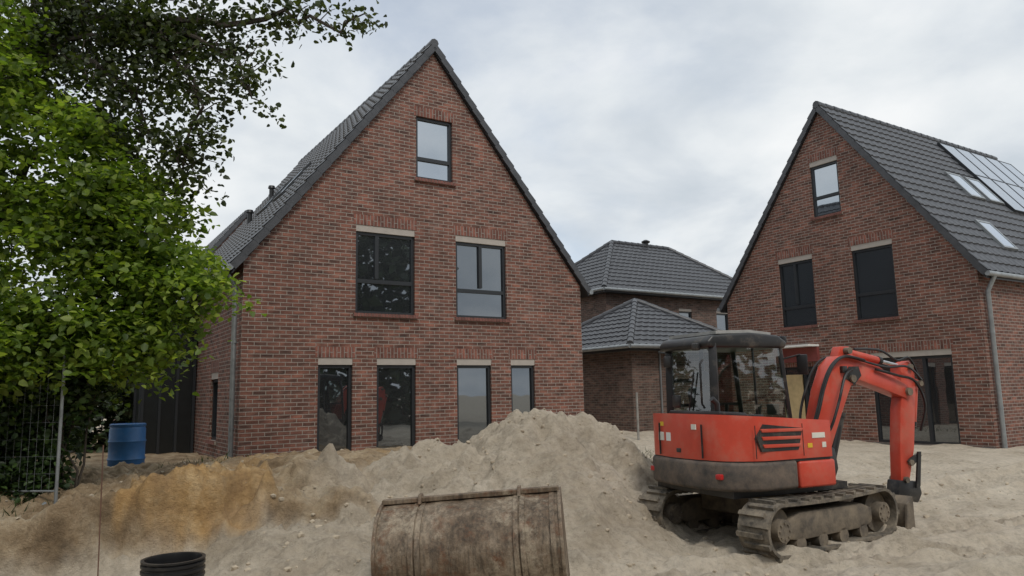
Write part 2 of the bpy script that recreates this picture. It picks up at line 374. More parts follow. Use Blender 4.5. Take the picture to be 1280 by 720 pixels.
def window(parent,M,h,bars=(),shutter=0.15,sill=True,header=True,glass=None):
    x0,x1,z0,z1=h[:4]; w=0.065; d=0.09
    zt=z1-shutter
    its=[wbox(M,((x0+x1)/2,d,z0+w/2),(x1-x0,0.07,w)),wbox(M,((x0+x1)/2,d,zt-w/2),(x1-x0,0.07,w)),
         wbox(M,(x0+w/2,d,(z0+zt)/2),(w,0.07,zt-z0-2*w)),wbox(M,(x1-w/2,d,(z0+zt)/2),(w,0.07,zt-z0-2*w))]
    for k,a,b0_,b1_ in bars:
        if k=='v': 
            X_=x0+(x1-x0)*a; A=z0+w+(zt-z0-2*w)*b0_; B=z0+w+(zt-z0-2*w)*b1_
            its.append(wbox(M,(X_,d-0.003,(A+B)/2),(0.085,0.07,B-A)))
        else:
            Z_=z0+(zt-z0)*a; A=x0+w+(x1-x0-2*w)*b0_; B=x0+w+(x1-x0-2*w)*b1_
            its.append(wbox(M,((A+B)/2,d,Z_),(B-A,0.066,0.085)))
    multi_box('window_frame',its,FRAME,parent)
    mesh('window_glass',[M@Vector(p) for p in ((x0,d+.015,z0),(x1,d+.015,z0),(x1,d+.015,zt),(x0,d+.015,zt))],[(0,1,2,3)],glass or GLASS,parent)
    if shutter>0: multi_box('roller_shutter_box',[wbox(M,((x0+x1)/2,0.06,zt+shutter/2+.001),(x1-x0-.004,0.1,shutter-.004))],SHUT,parent)
    if header:
        e=0.06; a=x0-e; b=x1+e; hh=0.23
        P=[(a,-.004,z1),(b,-.004,z1),(b,-.004,z1+hh),(a,-.004,z1+hh)]
        mesh('soldier_course',[M@Vector(p) for p in P],[(0,1,2,3)],BRICKS,parent,uvs=[(p[2]-z1+0.01,p[0]) for p in P])
    if sill:
        bm=bmesh.new(); n=int((x1-x0+.12)/0.078); 
        for k in range(n):
            cx=x0-.06+(k+.5)*(x1-x0+.12)/n
            add_box(bm,M@Vector((cx,-0.0,z0-0.04)),(0.068,0.13,0.075),M.to_3x3()@Matrix.Rotation(R(-8),3,'X'))
        bm_obj('brick_sill',bm,SILLB,parent)
        multi_box('sill_mortar',[wbox(M,((x0+x1)/2,0.005,z0-0.04),(x1-x0+.11,0.11,0.066))],MORT,parent)

def tiles(name,poly,parent,lift=0.012):
    P=[Vector(p) for p in poly]; a=(P[1]-P[0]).normalized(); n=(P[1]-P[0]).cross(P[2]-P[0]).normalized()
    if n.z<0: n=-n
    b=n.cross(a); 
    if b.z<0: b=-b
    us=[(p-P[0]).dot(a) for p in P]; vs=[(p-P[0]).dot(b) for p in P]
    tw=0.3; th=0.345
    ua=np.arange(min(us),max(us)+tw/8,tw/8); vb=[]
    k=0
    while k*th<max(vs)+th:
        vb+= [k*th,(k+0.97)*th]; k+=1
    bm=bmesh.new(); grid=[]
    for v in vb:
        fr=(v/th+1e-6)%1; row=[]
        for u in ua:
            ph=(u/tw)%1
            hgt=0.028*math.exp(-((ph-0.3)/0.17)**2)+0.006*math.cos(2*math.pi*ph)
            row.append(bm.verts.new(P[0]+a*u+b*v+n*(lift+hgt+0.035*(1-fr))))
        grid.append(row)
    for j in range(len(grid)-1):
        for i in range(len(ua)-1): bm.faces.new((grid[j][i],grid[j][i+1],grid[j+1][i+1],grid[j+1][i]))
    cen=sum(P,Vector())/len(P)
    for i in range(len(P)):
        p,q=P[i],P[(i+1)%len(P)]; nn=(q-p).cross(n).normalized()
        if (cen-p).dot(nn)>0: nn=-nn
        bmesh.ops.bisect_plane(bm,geom=bm.verts[:]+bm.edges[:]+bm.faces[:],plane_co=p,plane_no=nn,clear_outer=True)
    return bm_obj(name,bm,TILE,parent,40)
def Mfront(): return Matrix.Identity(4)
def Mleft(L): return Matrix(((0,1,0,0),(-1,0,0,L),(0,0,1,0),(0,0,0,1)))
def Mright(W): return Matrix(((0,-1,0,W),(1,0,0,0),(0,0,1,0),(0,0,0,1)))

def gable_house(name,org,rot,W,L,zA,ze,holes,bars,side_l=(),side_r=(),mat=BRICK):
    e=empty(name,(org[0],org[1],0),(0,0,rot))
    k=(zA-ze)/(W/2); T=0.22
    top=lambda x: zA-k*abs(x-W/2)-T
    wall('front_wall',e,Mfront(),W,top,[W/2],holes,mat)
    for h,bb in zip(holes,bars): window(e,Mfront(),h,**bb)
    Ml=Mleft(L); wall('side_wall',e,Ml,L,lambda s:ze-T,[],list(side_l),mat)
    for h in side_l: window(e,Ml,h)
    Mr=Mright(W); wall('side_wall',e,Mr,L,lambda s:ze-T,[],list(side_r),mat)
    for h in side_r: window(e,Mr,h)
    Mb=Matrix.Translation((W,L,0))@Matrix.Rotation(math.pi,4,'Z'); wall('back_wall',e,Mb,W,top,[W/2],[],mat)
    oh=0.22; zt=zA-.03
    zE=zt-k*(W/2+oh)
    prism('roof_slab',[(-oh,zE-.16),(-oh,zE),(W/2,zt),(W+oh,zE),(W+oh,zE-.16),(W/2,zt-T+.02)],-0.09,L+0.09,FRAME,e,axis='y')
    tiles('roof_tiles',[(-oh-.03,-.1,zE),(-oh-.03,L+.1,zE),(W/2,L+.1,zt+.035*k),(W/2,-.1,zt+.035*k)],e)
    tiles('roof_tiles',[(W+oh+.03,-.1,zE),(W+oh+.03,L+.1,zE),(W/2,L+.1,zt+.035*k),(W/2,-.1,zt+.035*k)],e)
    its=[]
    for i in range(int(L/0.4)+1):
        y=-.1+i*0.4; its.append(([(W/2,y,zt+.03),(W/2,y+.42,zt+.03)],[.11,.095]))
    multi_tube('ridge_caps',its,TILE,e,seg=8)
    ang=math.atan(k); n=int((W/2+oh)/math.cos(ang)/0.345)
    bm=bmesh.new()
    for sgn in (-1,1):
        for i in range(n+1):
            t=(i+.5)*0.345; x=W/2+sgn*(W/2+oh-t*math.cos(ang)); z=zE+t*math.sin(ang)
            if t*math.cos(ang)>W/2+oh: continue
            add_box(bm,(x,-.105,z-.045),(0.35,0.03,0.15),Matrix.Rotation(sgn*(ang-R(4)),3,'Y'))
    bm_obj('verge_tiles',bm,TILE,e)
    for x in (-oh-.06,W+oh+.06):
        tube('gutter',[(x,-.12,zE-.05),(x,L+.1,zE-.05)],.065,ZINC,e)
    return e,zE,k
TH=R(32.7)
B=lambda *b,**k: dict(bars=b,**k)
lh=[(2.35,3.76,3.58,5.55),(4.82,6.22,3.58,5.55),(3.80,4.76,6.80,8.32),
    (1.55,2.30,0.3,2.62),(2.85,3.78,0.3,2.62),(4.82,5.75,0.3,2.62),(6.30,7.0,0.3,2.62)]
lb=[B(('h',.40,0,1),('v',.36,.43,1)),B(('h',.36,0,1),('v',.5,.4,1)),B(('h',.33,0,1),shutter=0.0,glass=GLASSHI),B(sill=False),B(sill=False),B(sill=False),B(sill=False)]
H1,zE,k1=gable_house('brick_house',(-5.37,14.6),TH,8.5,10.5,10.2,4.75,lh,lb,side_l=[(7.6,8.4,0.9,2.4)])
tube('downpipe',[(-.28,.22,zE-.1),(-.10,.22,zE-.4),(-.09,.22,-.2)],.05,ZINC,H1)
multi_tube('pipe_clips',[([(-.09,.22,z),(-.09,.22,z+.05)],.06) for z in (1.2,2.9)],ZINC,H1,seg=10)
multi_box('dark_annex',[((-.62,7.5,2.0),(1.2,5.6,4.1)),((-.62,7.5,4.1),(1.35,5.75,.12))],DARKCLAD,H1)
multi_box('dark_annex_bars',[((-1.245,4.75+i*1.1,2.0),(.05,.08,4.0)) for i in range(6)]+[((-1.2+i*.38,4.67,2.0),(.06,.05,4.0)) for i in range(4)],FRAME,H1)
def on_roof(W,zA,k,x): return zA-.03-k*abs(x-W/2)
for y,x in ((6.2,1.5),(7.0,2.3)):
    z=on_roof(8.5,10.2,k1,x); tube('roof_vent',[(x,y,z-.05),(x,y,z+.42)],[.07,.07],BLKPL,H1); tube('roof_vent_cap',[(x,y,z+.42),(x,y,z+.5)],[.11,.09],BLKPL,H1)
def skylight(parent,W,zA,k,xc,yc,w,h,side,pane=None,name='roof_window',fr=.07,lift=.08):
    pane=pane or GLASSHI
    ang=math.atan(k); sgn=1 if xc>W/2 else -1
    z=on_roof(W,zA,k,xc); M=Matrix.Rotation(sgn*ang,3,'Y'); n=Vector((sgn*math.sin(ang),0,math.cos(ang)))
    c=Vector((xc,yc,z))+n*lift
    its=[(c+M@Vector((0,s*(w/2-fr/2),0)),(h,fr,.1),M) for s in (-1,1)]+[(c+M@Vector((s*(h/2-fr/2),0,0)),(fr,w-2*fr,.1),M) for s in (-1,1)]
    multi_box(name+'_frame',its,side,parent); multi_box(name+'_pane',[(c+n*.025,(h-2*fr,w-2*fr,.03),M)],pane,parent)
skylight(H1,8.5,10.2,k1,2.0,3.5,.8,1.2,FRAME)
skylight(H1,8.5,10.2,k1,2.0,5.2,.8,1.2,FRAME)
v=(-math.sin(TH),math.cos(TH)); u=(math.cos(TH),math.sin(TH))
H2,_,_=gable_house('brick_house',(-5.37+v[0]*19,14.6+v[1]*19),TH,8.5,9,10.2,4.75,lh,lb)

W2=7.8
rh=[(2.1,3.3,3.6,5.72),(4.55,5.75,3.6,5.72),(3.45,4.36,6.75,8.45),(4.85,7.0,0.3,2.68),(1.95,3.2,0.3,2.40)]
rb=[B(('h',.3,0,1),('v',.45,.33,1),glass=GLASSLO),B(('h',.36,0,1),glass=GLASSLO),B(('h',.38,0,1),glass=GLASSHI),B(('v',.33,0,1),('v',.66,0,1),sill=False),B(('v',.62,0,1),sill=False,shutter=0.0)]
H3,zE3,k3=gable_house('brick_house',(7.12,24.37),TH-math.pi/2,W2,10.5,10.12,4.8,rh,rb)
tube('downpipe',[(W2+.28,.2,zE3-.1),(W2+.1,.2,zE3-.45),(W2+.09,.2,-.2)],.055,ZINC,H3)
multi_tube('pipe_clips',[([(W2+.09,.2,z),(W2+.09,.2,z+.05)],.066) for z in (1.2,3.0)],ZINC,H3,seg=10)
skylight(H3,W2,10.12,k3,5.65,4.3,.85,1.15,ZINC); skylight(H3,W2,10.12,k3,5.65,5.45,.85,1.15,ZINC)
skylight(H3,W2,10.12,k3,7.1,2.6,.8,1.1,ZINC)
for i in range(5):
    for j in range(2): skylight(H3,W2,10.12,k3,4.62+j*1.03,6.55+i*1.02,1.01,1.74,FRAME,SOLAR,'solar_panel',.018,.11)
multi_box('door_canopy_panel',[((2.55,-.05,2.75),(1.5,.12,.42))],OXIDE,H3)
multi_box('door_canopy_trim',[((2.55,-.25,3.0),(1.5,.5,.06))],WHITE,H3)
multi_box('door_leaf',[((2.3,.05,1.25),(.66,.05,1.85))],BEIGE,H3)
box('terrace_step',(5.9,-.35,.16),(2.4,.5,.16),simple('grey_stone',(0.12,0.12,0.12),0.8),H3,.01)
multi_box('plinth_band',[((W2/2,-.012,0.05),(W2-.02,.02,.5))],simple('plinth',(0.14,0.13,0.12),0.9),H3)

def hip_house(name,org,rot,a,b,ze,zr,mat=BRICKD,windows=()):
    e=empty(name,(org[0],org[1],0),(0,0,rot))
    wall('front_wall',e,Mfront(),a,lambda s:ze,[],list(windows),mat)
    for h in windows: window(e,Mfront(),h,sill=False,header=False,shutter=0.12)
    wall('side_wall',e,Mleft(b),b,lambda s:ze,[],[],mat); wall('side_wall',e,Mright(a),b,lambda s:ze,[],[],mat)
    wall('back_wall',e,Matrix.Translation((a,b,0))@Matrix.Rotation(math.pi,4,'Z'),a,lambda s:ze,[],[],mat)
    o=.4; hb=b/2+o; x0,x1,y0,y1=-o,a+o,-o,b+o; s=(x0+hb,b/2,zr); t=(max(x1-hb,x0+hb+.01),b/2,zr); z=ze
    c=[(x0,y0,z),(x1,y0,z),(x1,y1,z),(x0,y1,z)]
    tiles('roof_tiles',[c[0],c[1],t,s],e); tiles('roof_tiles',[c[2],c[3],s,t],e); tiles('roof_tiles',[c[1],c[2],t],e); tiles('roof_tiles',[c[3],c[0],s],e)
    it=[]
    for p,q in ((c[0],s),(c[3],s),(c[1],t),(c[2],t),(s,t)):
        p,q=Vector(p),Vector(q); n=max(1,int((q-p).length/.4))
        for i in range(n):
            A=p.lerp(q,i/n); Bq=p.lerp(q,(i+1.05)/n); off=Vector((0,0,.04)); it.append(([A+off,Bq+off],[.12,.1]))
    multi_tube('hip_caps',it,TILE,e,seg=8)
    multi_box('fascia',[((a/2,b/2,z-.08),(a+2*o,b+2*o,.14))],FRAME,e)
    g=[(x0-.05,y0-.05,z-.03),(x1+.05,y0-.05,z-.03),(x1+.05,y1+.05,z-.03),(x0-.05,y1+.05,z-.03)]
    multi_tube('gutter',[([g[i],g[(i+1)%4]],.07) for i in range(4)],ZINC,e,seg=8)
    return e
HB=hip_house('hip_roof_house',(3.9,30.6),TH,9.9,6.2,6.0,8.85,windows=[(4.2,5.0,4.3,5.4),(6.6,7.4,4.3,5.4)])
tube('chimney_flue',[(5.3,3.1,8.75),(5.3,3.1,9.05)],.13,BLKPL,HB); tube('chimney_cowl',[(5.3,3.1,9.05),(5.3,3.1,9.12),(5.3,3.1,9.2)],[.2,.22,.08],BLKPL,HB)
GB=hip_house('garage_house',(3.85,24.2),TH,5.4,5.4,3.25,5.15)
multi_box('downpipe',[((1.2,-.05,1.7),(.05,.05,3.0))],ZINC,GB)
tube('marker_post',[(3.65,22.3,.2),(3.65,22.3,1.75)],.035,simple('grey_post',(.3,.29,.27),.8))

# ------------------------------------------------------------------ leaves / trees
def leaves(name,pos,size,mat,parent=None,droop=0.35,up=0.7):
    n=len(pos); T=np.array([[0,0,0],[-.38,.22,.07],[-.30,.68,.05],[0,1.05,-.1],[.30,.68,.05],[.38,.22,.07]])
    d=rng.normal(size=(n,3)); d[:,2]=d[:,2]*.5-droop; d/=np.linalg.norm(d,axis=1)[:,None]
    nn=rng.normal(size=(n,3))*(1-up)+np.array([0,0,up])+rng.normal(size=(n,3))*.25
    nn-=d*np.sum(nn*d,1)[:,None]; nn/=np.linalg.norm(nn,axis=1)[:,None]; s=np.cross(d,nn)
    sz=size*rng.uniform(.6,1.25,n)
    V=pos[:,None,:]+sz[:,None,None]*(T[None,:,0:1]*s[:,None,:]+T[None,:,1:2]*d[:,None,:]+T[None,:,2:3]*nn[:,None,:])
    V=V.reshape(-1,3); base=(np.arange(n)*6)[:,None]
    F=np.concatenate([base+np.array([[0,3,2,1]]),base+np.array([[0,5,4,3]])],1).reshape(-1,4)
    me=bpy.data.meshes.new(name); me.vertices.add(len(V)); me.vertices.foreach_set('co',V.astype(np.float32).ravel())
    me.loops.add(F.size); me.loops.foreach_set('vertex_index',F.astype(np.int32).ravel())
    me.polygons.add(len(F)); me.polygons.foreach_set('loop_start',np.arange(0,F.size,4,dtype=np.int32)); me.polygons.foreach_set('loop_total',np.full(len(F),4,dtype=np.int32))
    me.update(calc_edges=True); me.materials.append(mat); return link(bpy.data.objects.new(name,me),parent)
def bez(p0,p1,sag,n=6,wob=.05):
    p0,p1=np.array(p0),np.array(p1); L=np.linalg.norm(p1-p0); out=[]
    for i in range(n+1):
        t=i/n; p=p0*(1-t)+p1*t+np.array([0,0,sag*4*t*(1-t)])+(rng.normal(size=3)*wob*L*.5 if 0<i<n else 0); out.append(p)
    return out
def tree(name,trunk,trad,lobes,ntw,nleaf,lsize,lmat,twl=.7,droop=.35,up=.7,flat=.35):
    e=empty(name); items=[(trunk,trad)]; LP=[]
    tp=[np.array(p) for p in trunk]
    for (c,r,w) in lobes:
        c=np.array(c); 
        start=min((p for p in tp[1:]),key=lambda p:np.linalg.norm(p-c)+(5 if p[2]>c[2]+.8 else 0))
        mb=bez(start,c,.15*np.linalg.norm(c-start),7,.03)
        items.append((mb,list(np.linspace(.075,.03,len(mb)))))
        n=int(ntw*w)
        for _ in range(n):
            d=rng.normal(size=3); d/=np.linalg.norm(d); rr=(rng.random()**.4)
            q=c+d*rr*np.array(r)
            s=mb[rng.integers(3,len(mb))]
            if rng.random()<.3: items.append((bez(s,q,.08,4,.05),[.014,.011,.009,.007,.005]))
            dr=q-s; dr/= (np.linalg.norm(dr)+1e-6); dr=dr+rng.normal(size=3)*.4; dr[2]=dr[2]*.5-.15; dr/=np.linalg.norm(dr)
            t=rng.random(nleaf); spread=rng.normal(size=(nleaf,3))*np.array([.16,.16,.16*flat])*twl*1.2
            LP.append(q+dr*(t[:,None]*twl-.3*twl)+spread-np.outer(t*t*.15,[0,0,1]))
    multi_tube('branches',items,BARK,e,seg=7)
    leaves('foliage',np.concatenate(LP),lsize,lmat,e,droop,up); return e
ml=[((-7.0,9.4,6.2),(.85,.9,1.3),.7),((-5.15,9.5,4.45),(.75,.8,.55),.6),((-4.75,9.5,3.5),(.7,.8,.45),.5),((-5.9,9.3,2.75),(.95,1.0,.6),.7),
    ((-6.7,9.8,4.3),(1.4,1.2,1.1),1.3),((-4.25,9.6,3.4),(.4,.5,.2),.14),((-8.2,9.8,4.5),(1.7,1.8,2.2),.8),((-8.3,10.3,7.2),(1.2,1.4,1.4),.4),((-5.5,9.4,3.8),(.85,.8,.55),.6),((-6.8,9.0,2.7),(1.1,.9,.7),.8),((-5.7,9.5,5.35),(.6,.6,.4),.3),((-5.1,9.4,2.5),(.6,.6,.35),.35),((-4.7,9.4,2.95),(.45,.5,.25),.2)]
tree('maple_tree',[(-7.9,10.6,.2),(-7.8,10.5,2.2),(-7.5,10.3,4.2),(-7.6,10.2,6.2),(-7.7,10.2,7.8)],[.17,.14,.11,.08,.04],ml,85,58,.095,MAPLE)

def oak():
    e=empty('oak_tree'); items=[]; LP=[]
    items.append(([(-10.5,13,.2),(-10.4,12.9,3),(-10.1,12.7,6),(-9.8,12.5,9)],[.38,.33,.28,.2]))
    limbs=[([(-10.2,12.8,5.5),(-8.2,11.3,7.2),(-6.4,10.3,7.5),(-4.9,9.8,7.05),(-3.9,9.6,6.95),(-3.0,9.5,7.0),(-2.35,9.45,6.75),(-1.9,9.4,6.95)],.09,1.8,.3),
           ([(-5.6,10.0,7.2),(-4.8,9.7,6.8),(-4.3,9.6,6.2),(-4.15,9.55,5.6),(-4.3,9.5,5.0),(-4.45,9.5,4.5)],.04,3.4,.40),
           ([(-4.9,9.8,7.05),(-4.2,9.6,6.75),(-3.6,9.5,6.3),(-3.45,9.5,5.8)],.035,3.0,.36),
           ([(-6.4,10.3,7.5),(-5.4,9.9,8.0),(-4.2,9.6,7.9),(-3.2,9.5,7.7),(-2.4,9.4,7.6)],.05,2.4,.42),
           ([(-8.2,11.3,7.2),(-6.9,10.4,6.9),(-5.9,10.0,6.6),(-5.2,9.9,6.0),(-5.0,9.9,5.4)],.06,4.0,.6),
           ([(-8.2,11.3,7.2),(-7.2,10.6,7.8),(-6.2,10.2,7.9),(-5.2,10.0,7.6)],.06,3.5,.6),
           ([(-8.0,11.2,6.9),(-6.8,10.6,6.1),(-5.8,10.3,5.7),(-5.2,10.1,5.0),(-4.9,10,4.6)],.05,3.2,.55),
           ([(-7.0,10.6,7.3),(-6.0,10.1,7.0),(-5.2,9.9,6.9),(-4.6,9.8,6.5)],.05,3.5,.5),
           ([(-10,12.7,7),(-9.0,12.0,8.5),(-7.4,11.2,9.0),(-6,10.8,9.0)],.09,1.0,.7)]
    for pts,r,dens,spr in limbs:
        P=[np.array(p,float) for p in pts]; fine=[]
        for a,b in zip(P[:-1],P[1:]):
            for t in (0,.33,.66): fine.append(a*(1-t)+b*t+rng.normal(size=3)*.05)
        fine.append(P[-1])
        items.append((fine,list(np.linspace(r,.010,len(fine)))))
        for a,b in zip(P[:-1],P[1:]):
            if b[0]<-7.8: continue
            n=max(2,int(np.linalg.norm(b-a)*9*dens))
            for _ in range(n):
                t=rng.random(); s=a*(1-t)+b*t; d=rng.normal(size=3); d[2]*=.7; d/=np.linalg.norm(d); q=s+d*spr*rng.uniform(.3,1.25)
                items.append((bez(s,q,.04,3,.12),[.010,.008,.006,.004]))
                m=int(rng.uniform(10,30)); LP.append(q+rng.normal(size=(m,3))*np.array([.12,.12,.07]))
        LP.append(P[-1]+rng.normal(size=(14,3))*.1)
    multi_tube('branches',items,BARK,e,seg=5); leaves('foliage',np.concatenate(LP),.082,OAK,e,.3,.4)
oak()
def shrub(name,lobes,n,size,mat):
    e=empty(name); LP=[]; it=[]
    for c,r,w in lobes:
        m=int(n*w); d=rng.normal(size=(m,3)); d/=np.linalg.norm(d,axis=1)[:,None]
        rr=rng.random(m)**.4*(1+.25*np.sin(d[:,0]*7+c[0])*np.cos(d[:,2]*6)); LP.append(np.array(c)+d*rr[:,None]*np.array(r))
        for _ in range(6):
            q=np.array(c)+rng.normal(size=3)*np.array(r)*.4; it.append((bez((c[0]+rng.normal()*.15,c[1],H(c[0],c[1])-.05),q,.1,4,.06),[.02,.016,.012,.009,.006]))
    multi_tube('stems',it,BARK,e,seg=5); leaves('foliage',np.concatenate(LP),size,mat,e,.3,.5); return e
shrub('ivy_shrub',[((-6.3,9.4,1.6),(.9,.5,.8),1),((-7.3,9.0,1.3),(.9,.6,1.0),1.2),((-6.9,10.2,1.7),(.9,.5,1.0),.8),((-6.7,8.9,.75),(.8,.35,.5),.6),((-5.9,9.3,.75),(.4,.35,.4),.3),((-5.6,9.4,2.0),(.5,.4,.4),.3)],4600,.08,IVY)
shrub('hedge',[((-9.5+i*1.3,20+i*.2,2.0),(1.3,1.0,2.4),1) for i in range(-4,2)],1500,.22,FAR)
def mass(name,n,size,gen):
    e=empty(name); leaves('foliage',gen(n),size,FAR,e,.2,.4); return e
def gen_back(n):
    a=rng.uniform(R(175),R(365),n); r=rng.uniform(17,22,n); x=r*np.cos(a)*1.3; y=r*np.sin(a)-1
    hm=12.5+5*fbm(a*3,r*0+1,1.2,4,77)+2.5*fbm(a*20,r*0+1,1.0,2,78); z=hm*rng.random(n)**1.1; return np.stack([x,y,z],1)
bt=mass('background_trees',18000,.8,gen_back)
multi_tube('trunks',[([(20*1.3*math.cos(a),20*math.sin(a)-1,0),(20*1.3*math.cos(a)+.3,20*math.sin(a)-1,8)],[.25,.1]) for a in np.linspace(R(180),R(360),14)],BARK,bt)
def gen_far(n):
    x=rng.uniform(-70,80,n); y=rng.uniform(60,70,n); z=(6+4*fbm(x,y*0,.12,4,55))*rng.random(n)**.8; return np.stack([x,y,z],1)
mass('distant_trees',7000,1.3,gen_far)
def tuft(n,cs):
    V=[];F=[]
    for (cx,cy,r) in cs:
        for _ in range(n):
            x=cx+rng.normal()*r; y=cy+rng.normal()*r; z=H(x,y)-.01; h=rng.uniform(.05,.16); a=rng.uniform(0,6.28); w=.008; l=rng.normal(size=2)*.05; i=len(V)
            V+= [(x-w*math.cos(a),y-w*math.sin(a),z),(x+w*math.cos(a),y+w*math.sin(a),z),(x+l[0],y+l[1],z+h)]; F.append((i,i+1,i+2))
    mesh('weeds',V,F,IVY)
tuft(90,[(3.4,17.5,.5),(4.2,18.3,.5),(2.9,19,.4),(-5.7,8.5,.3),(-4.9,11.8,.4),(-6.4,7.8,.35),(-6.0,8.0,.3)])

# ------------------------------------------------------------------ fence, barrel, pipe
def fence(org,ang,L=3.5):
    e=empty('construction_fence',(org[0],org[1],H(org[0],org[1])),(0,0,ang)); Hh=1.9
    multi_tube('fence_frame',[([(0,0,-.1),(0,0,Hh)],.02),([(L,0,-.1),(L,0,Hh)],.02),([(0,0,.15),(L,0,.15)],.013),([(0,0,Hh),(L,0,Hh)],.018)],ZINC,e,seg=8)
    it=[([(x,0,.15),(x,0,Hh)],.0015) for x in np.arange(.1,L,.1)]+[([(0,0,z),(L,0,z)],.0015) for z in np.arange(.35,Hh,.2)]
    multi_tube('fence_wires',it,ZINC,e,seg=4)
fence((-5.42,8.95),R(172))
tube('fence_brace_tube',[(-5.45,8.8,H(-5.45,8.8)+.04),(-5.35,7.0,H(-5.35,7.0)+.03)],.02,ZINC)
bx,by=-6.7,13.0; bz=H(bx,by)
bar=empty('blue_barrel',(bx,by,bz-.06))
prof=[(0,0),(.27,0),(.285,.03),(.285,.25),(.30,.28),(.285,.31),(.285,.55),(.30,.58),(.285,.61),(.285,.78),(.27,.82),(.285,.84),(.285,.87),(.26,.88),(.25,.84),(0,.84)]
def lathe(name,prof,mat,parent,seg=40,loc=(0,0,0)):
    V=[];F=[]
    for r,z in prof:
        for k in range(seg): a=2*math.pi*k/seg; V.append((loc[0]+r*math.cos(a),loc[1]+r*math.sin(a),loc[2]+z))
    for i in range(len(prof)-1):
        for k in range(seg): F.append((i*seg+k,i*seg+(k+1)%seg,(i+1)*seg+(k+1)%seg,(i+1)*seg+k))
    return mesh(name,V,F,mat,parent,smooth=40)
lathe('barrel_body',prof,BLUE,bar)
px_,py_=-3.22,7.2; pz=H(px_,py_)
cp=empty('corrugated_pipe',(px_,py_,pz-.08))
pr=[]
for i in range(7):
    z=i*.055; pr+=[(.265,z),(.28,z+.012),(.28,z+.034),(.265,z+.042)]
pr+=[(.28,.385),(.28,.40),(.25,.40)]+[(.245,.38-.05*i) for i in range(8)]
lathe('pipe_wall',pr,BLKPL,cp,48)
tube('thin_rod',[(-4.3,7.9,H(-4.3,7.9)-.1),(-4.32,7.9,1.35)],.006,simple('rusty_rod',(.12,.06,.04),.8))

# ------------------------------------------------------------------ grading bucket
gx,gy=-.39,7.05
gb=empty('excavator_bucket',(gx,gy,0.0),(R(3),R(-4),R(-5)))
Wb=.84
outer=[(.34,.80),(.22,.83),(.06,.80),(-.10,.72),(-.22,.60),(-.29,.45),(-.30,.30),(-.25,.15),(-.15,.03),(.0,-.04),(.2,-.06),(.42,-.05)]
def strip(name,prof,x0,x1,th,mat,parent):
    n=len(prof); P=[Vector((0,a,b)) for a,b in prof]; ins=[]
    for i in range(n):
        t=(P[min(i+1,n-1)]-P[max(i-1,0)]).normalized(); nr=Vector((0,t.z,-t.y)); ins.append(P[i]-nr*th)
    loop=[(p.y,p.z) for p in P]+[(p.y,p.z) for p in ins[::-1]]
    V=[];F=[]; m=len(loop)
    nxs=24
    for k in range(nxs+1):
        x=x0+(x1-x0)*k/nxs
        for a,b in loop: V.append((x,a+(.008*math.sin(x*9+b*7)+.005*math.sin(x*23+b*13)),b+.004*math.sin(x*17)))
    for k in range(nxs):
        for i in range(m): F.append((k*m+i,k*m+(i+1)%m,(k+1)*m+(i+1)%m,(k+1)*m+i))
    F.append(tuple(range(m))); F.append(tuple(nxs*m+i for i in range(m))[::-1])
    bm=bmesh.new(); vs=[bm.verts.new(v) for v in V]
    for f in F: bm.faces.new([vs[i] for i in f])
    return bm_obj(name,bm,mat,parent,40)
strip('bucket_shell',outer,-Wb,Wb,.02,BUCKET,gb)
for s in (-1,1):
    prism('side_plate',[(a-(.02 if a<0 else 0),b+(.02 if b>.7 else 0)) for a,b in outer]+[(.45,.1),(.40,.6)],s*Wb-.016,s*Wb+.016,BUCKET,gb,axis='x',bev=.004)
for x in (-.50,-.44,.44,.50,.77):
    strip('wear_strap',[(a*1.06+(-.012),b+.008) for a,b in outer[1:10]],x-.022,x+.022,.02,BUCKET,gb)
multi_box('cutting_edge',[((0,.33,.81),(2*Wb+.03,.16,.03))],BUCKET,gb,.004)
multi_box('top_reinforcement',[((0,.17,.85),(2*Wb,.07,.045))],BUCKET,gb,.006)
for x in (-.47,.47): prism('lifting_lug',[(.08,.82),(.28,.82),(.22,.90),(.13,.90)],x-.015,x+.015,BUCKET,gb,axis='x',bev=.004)

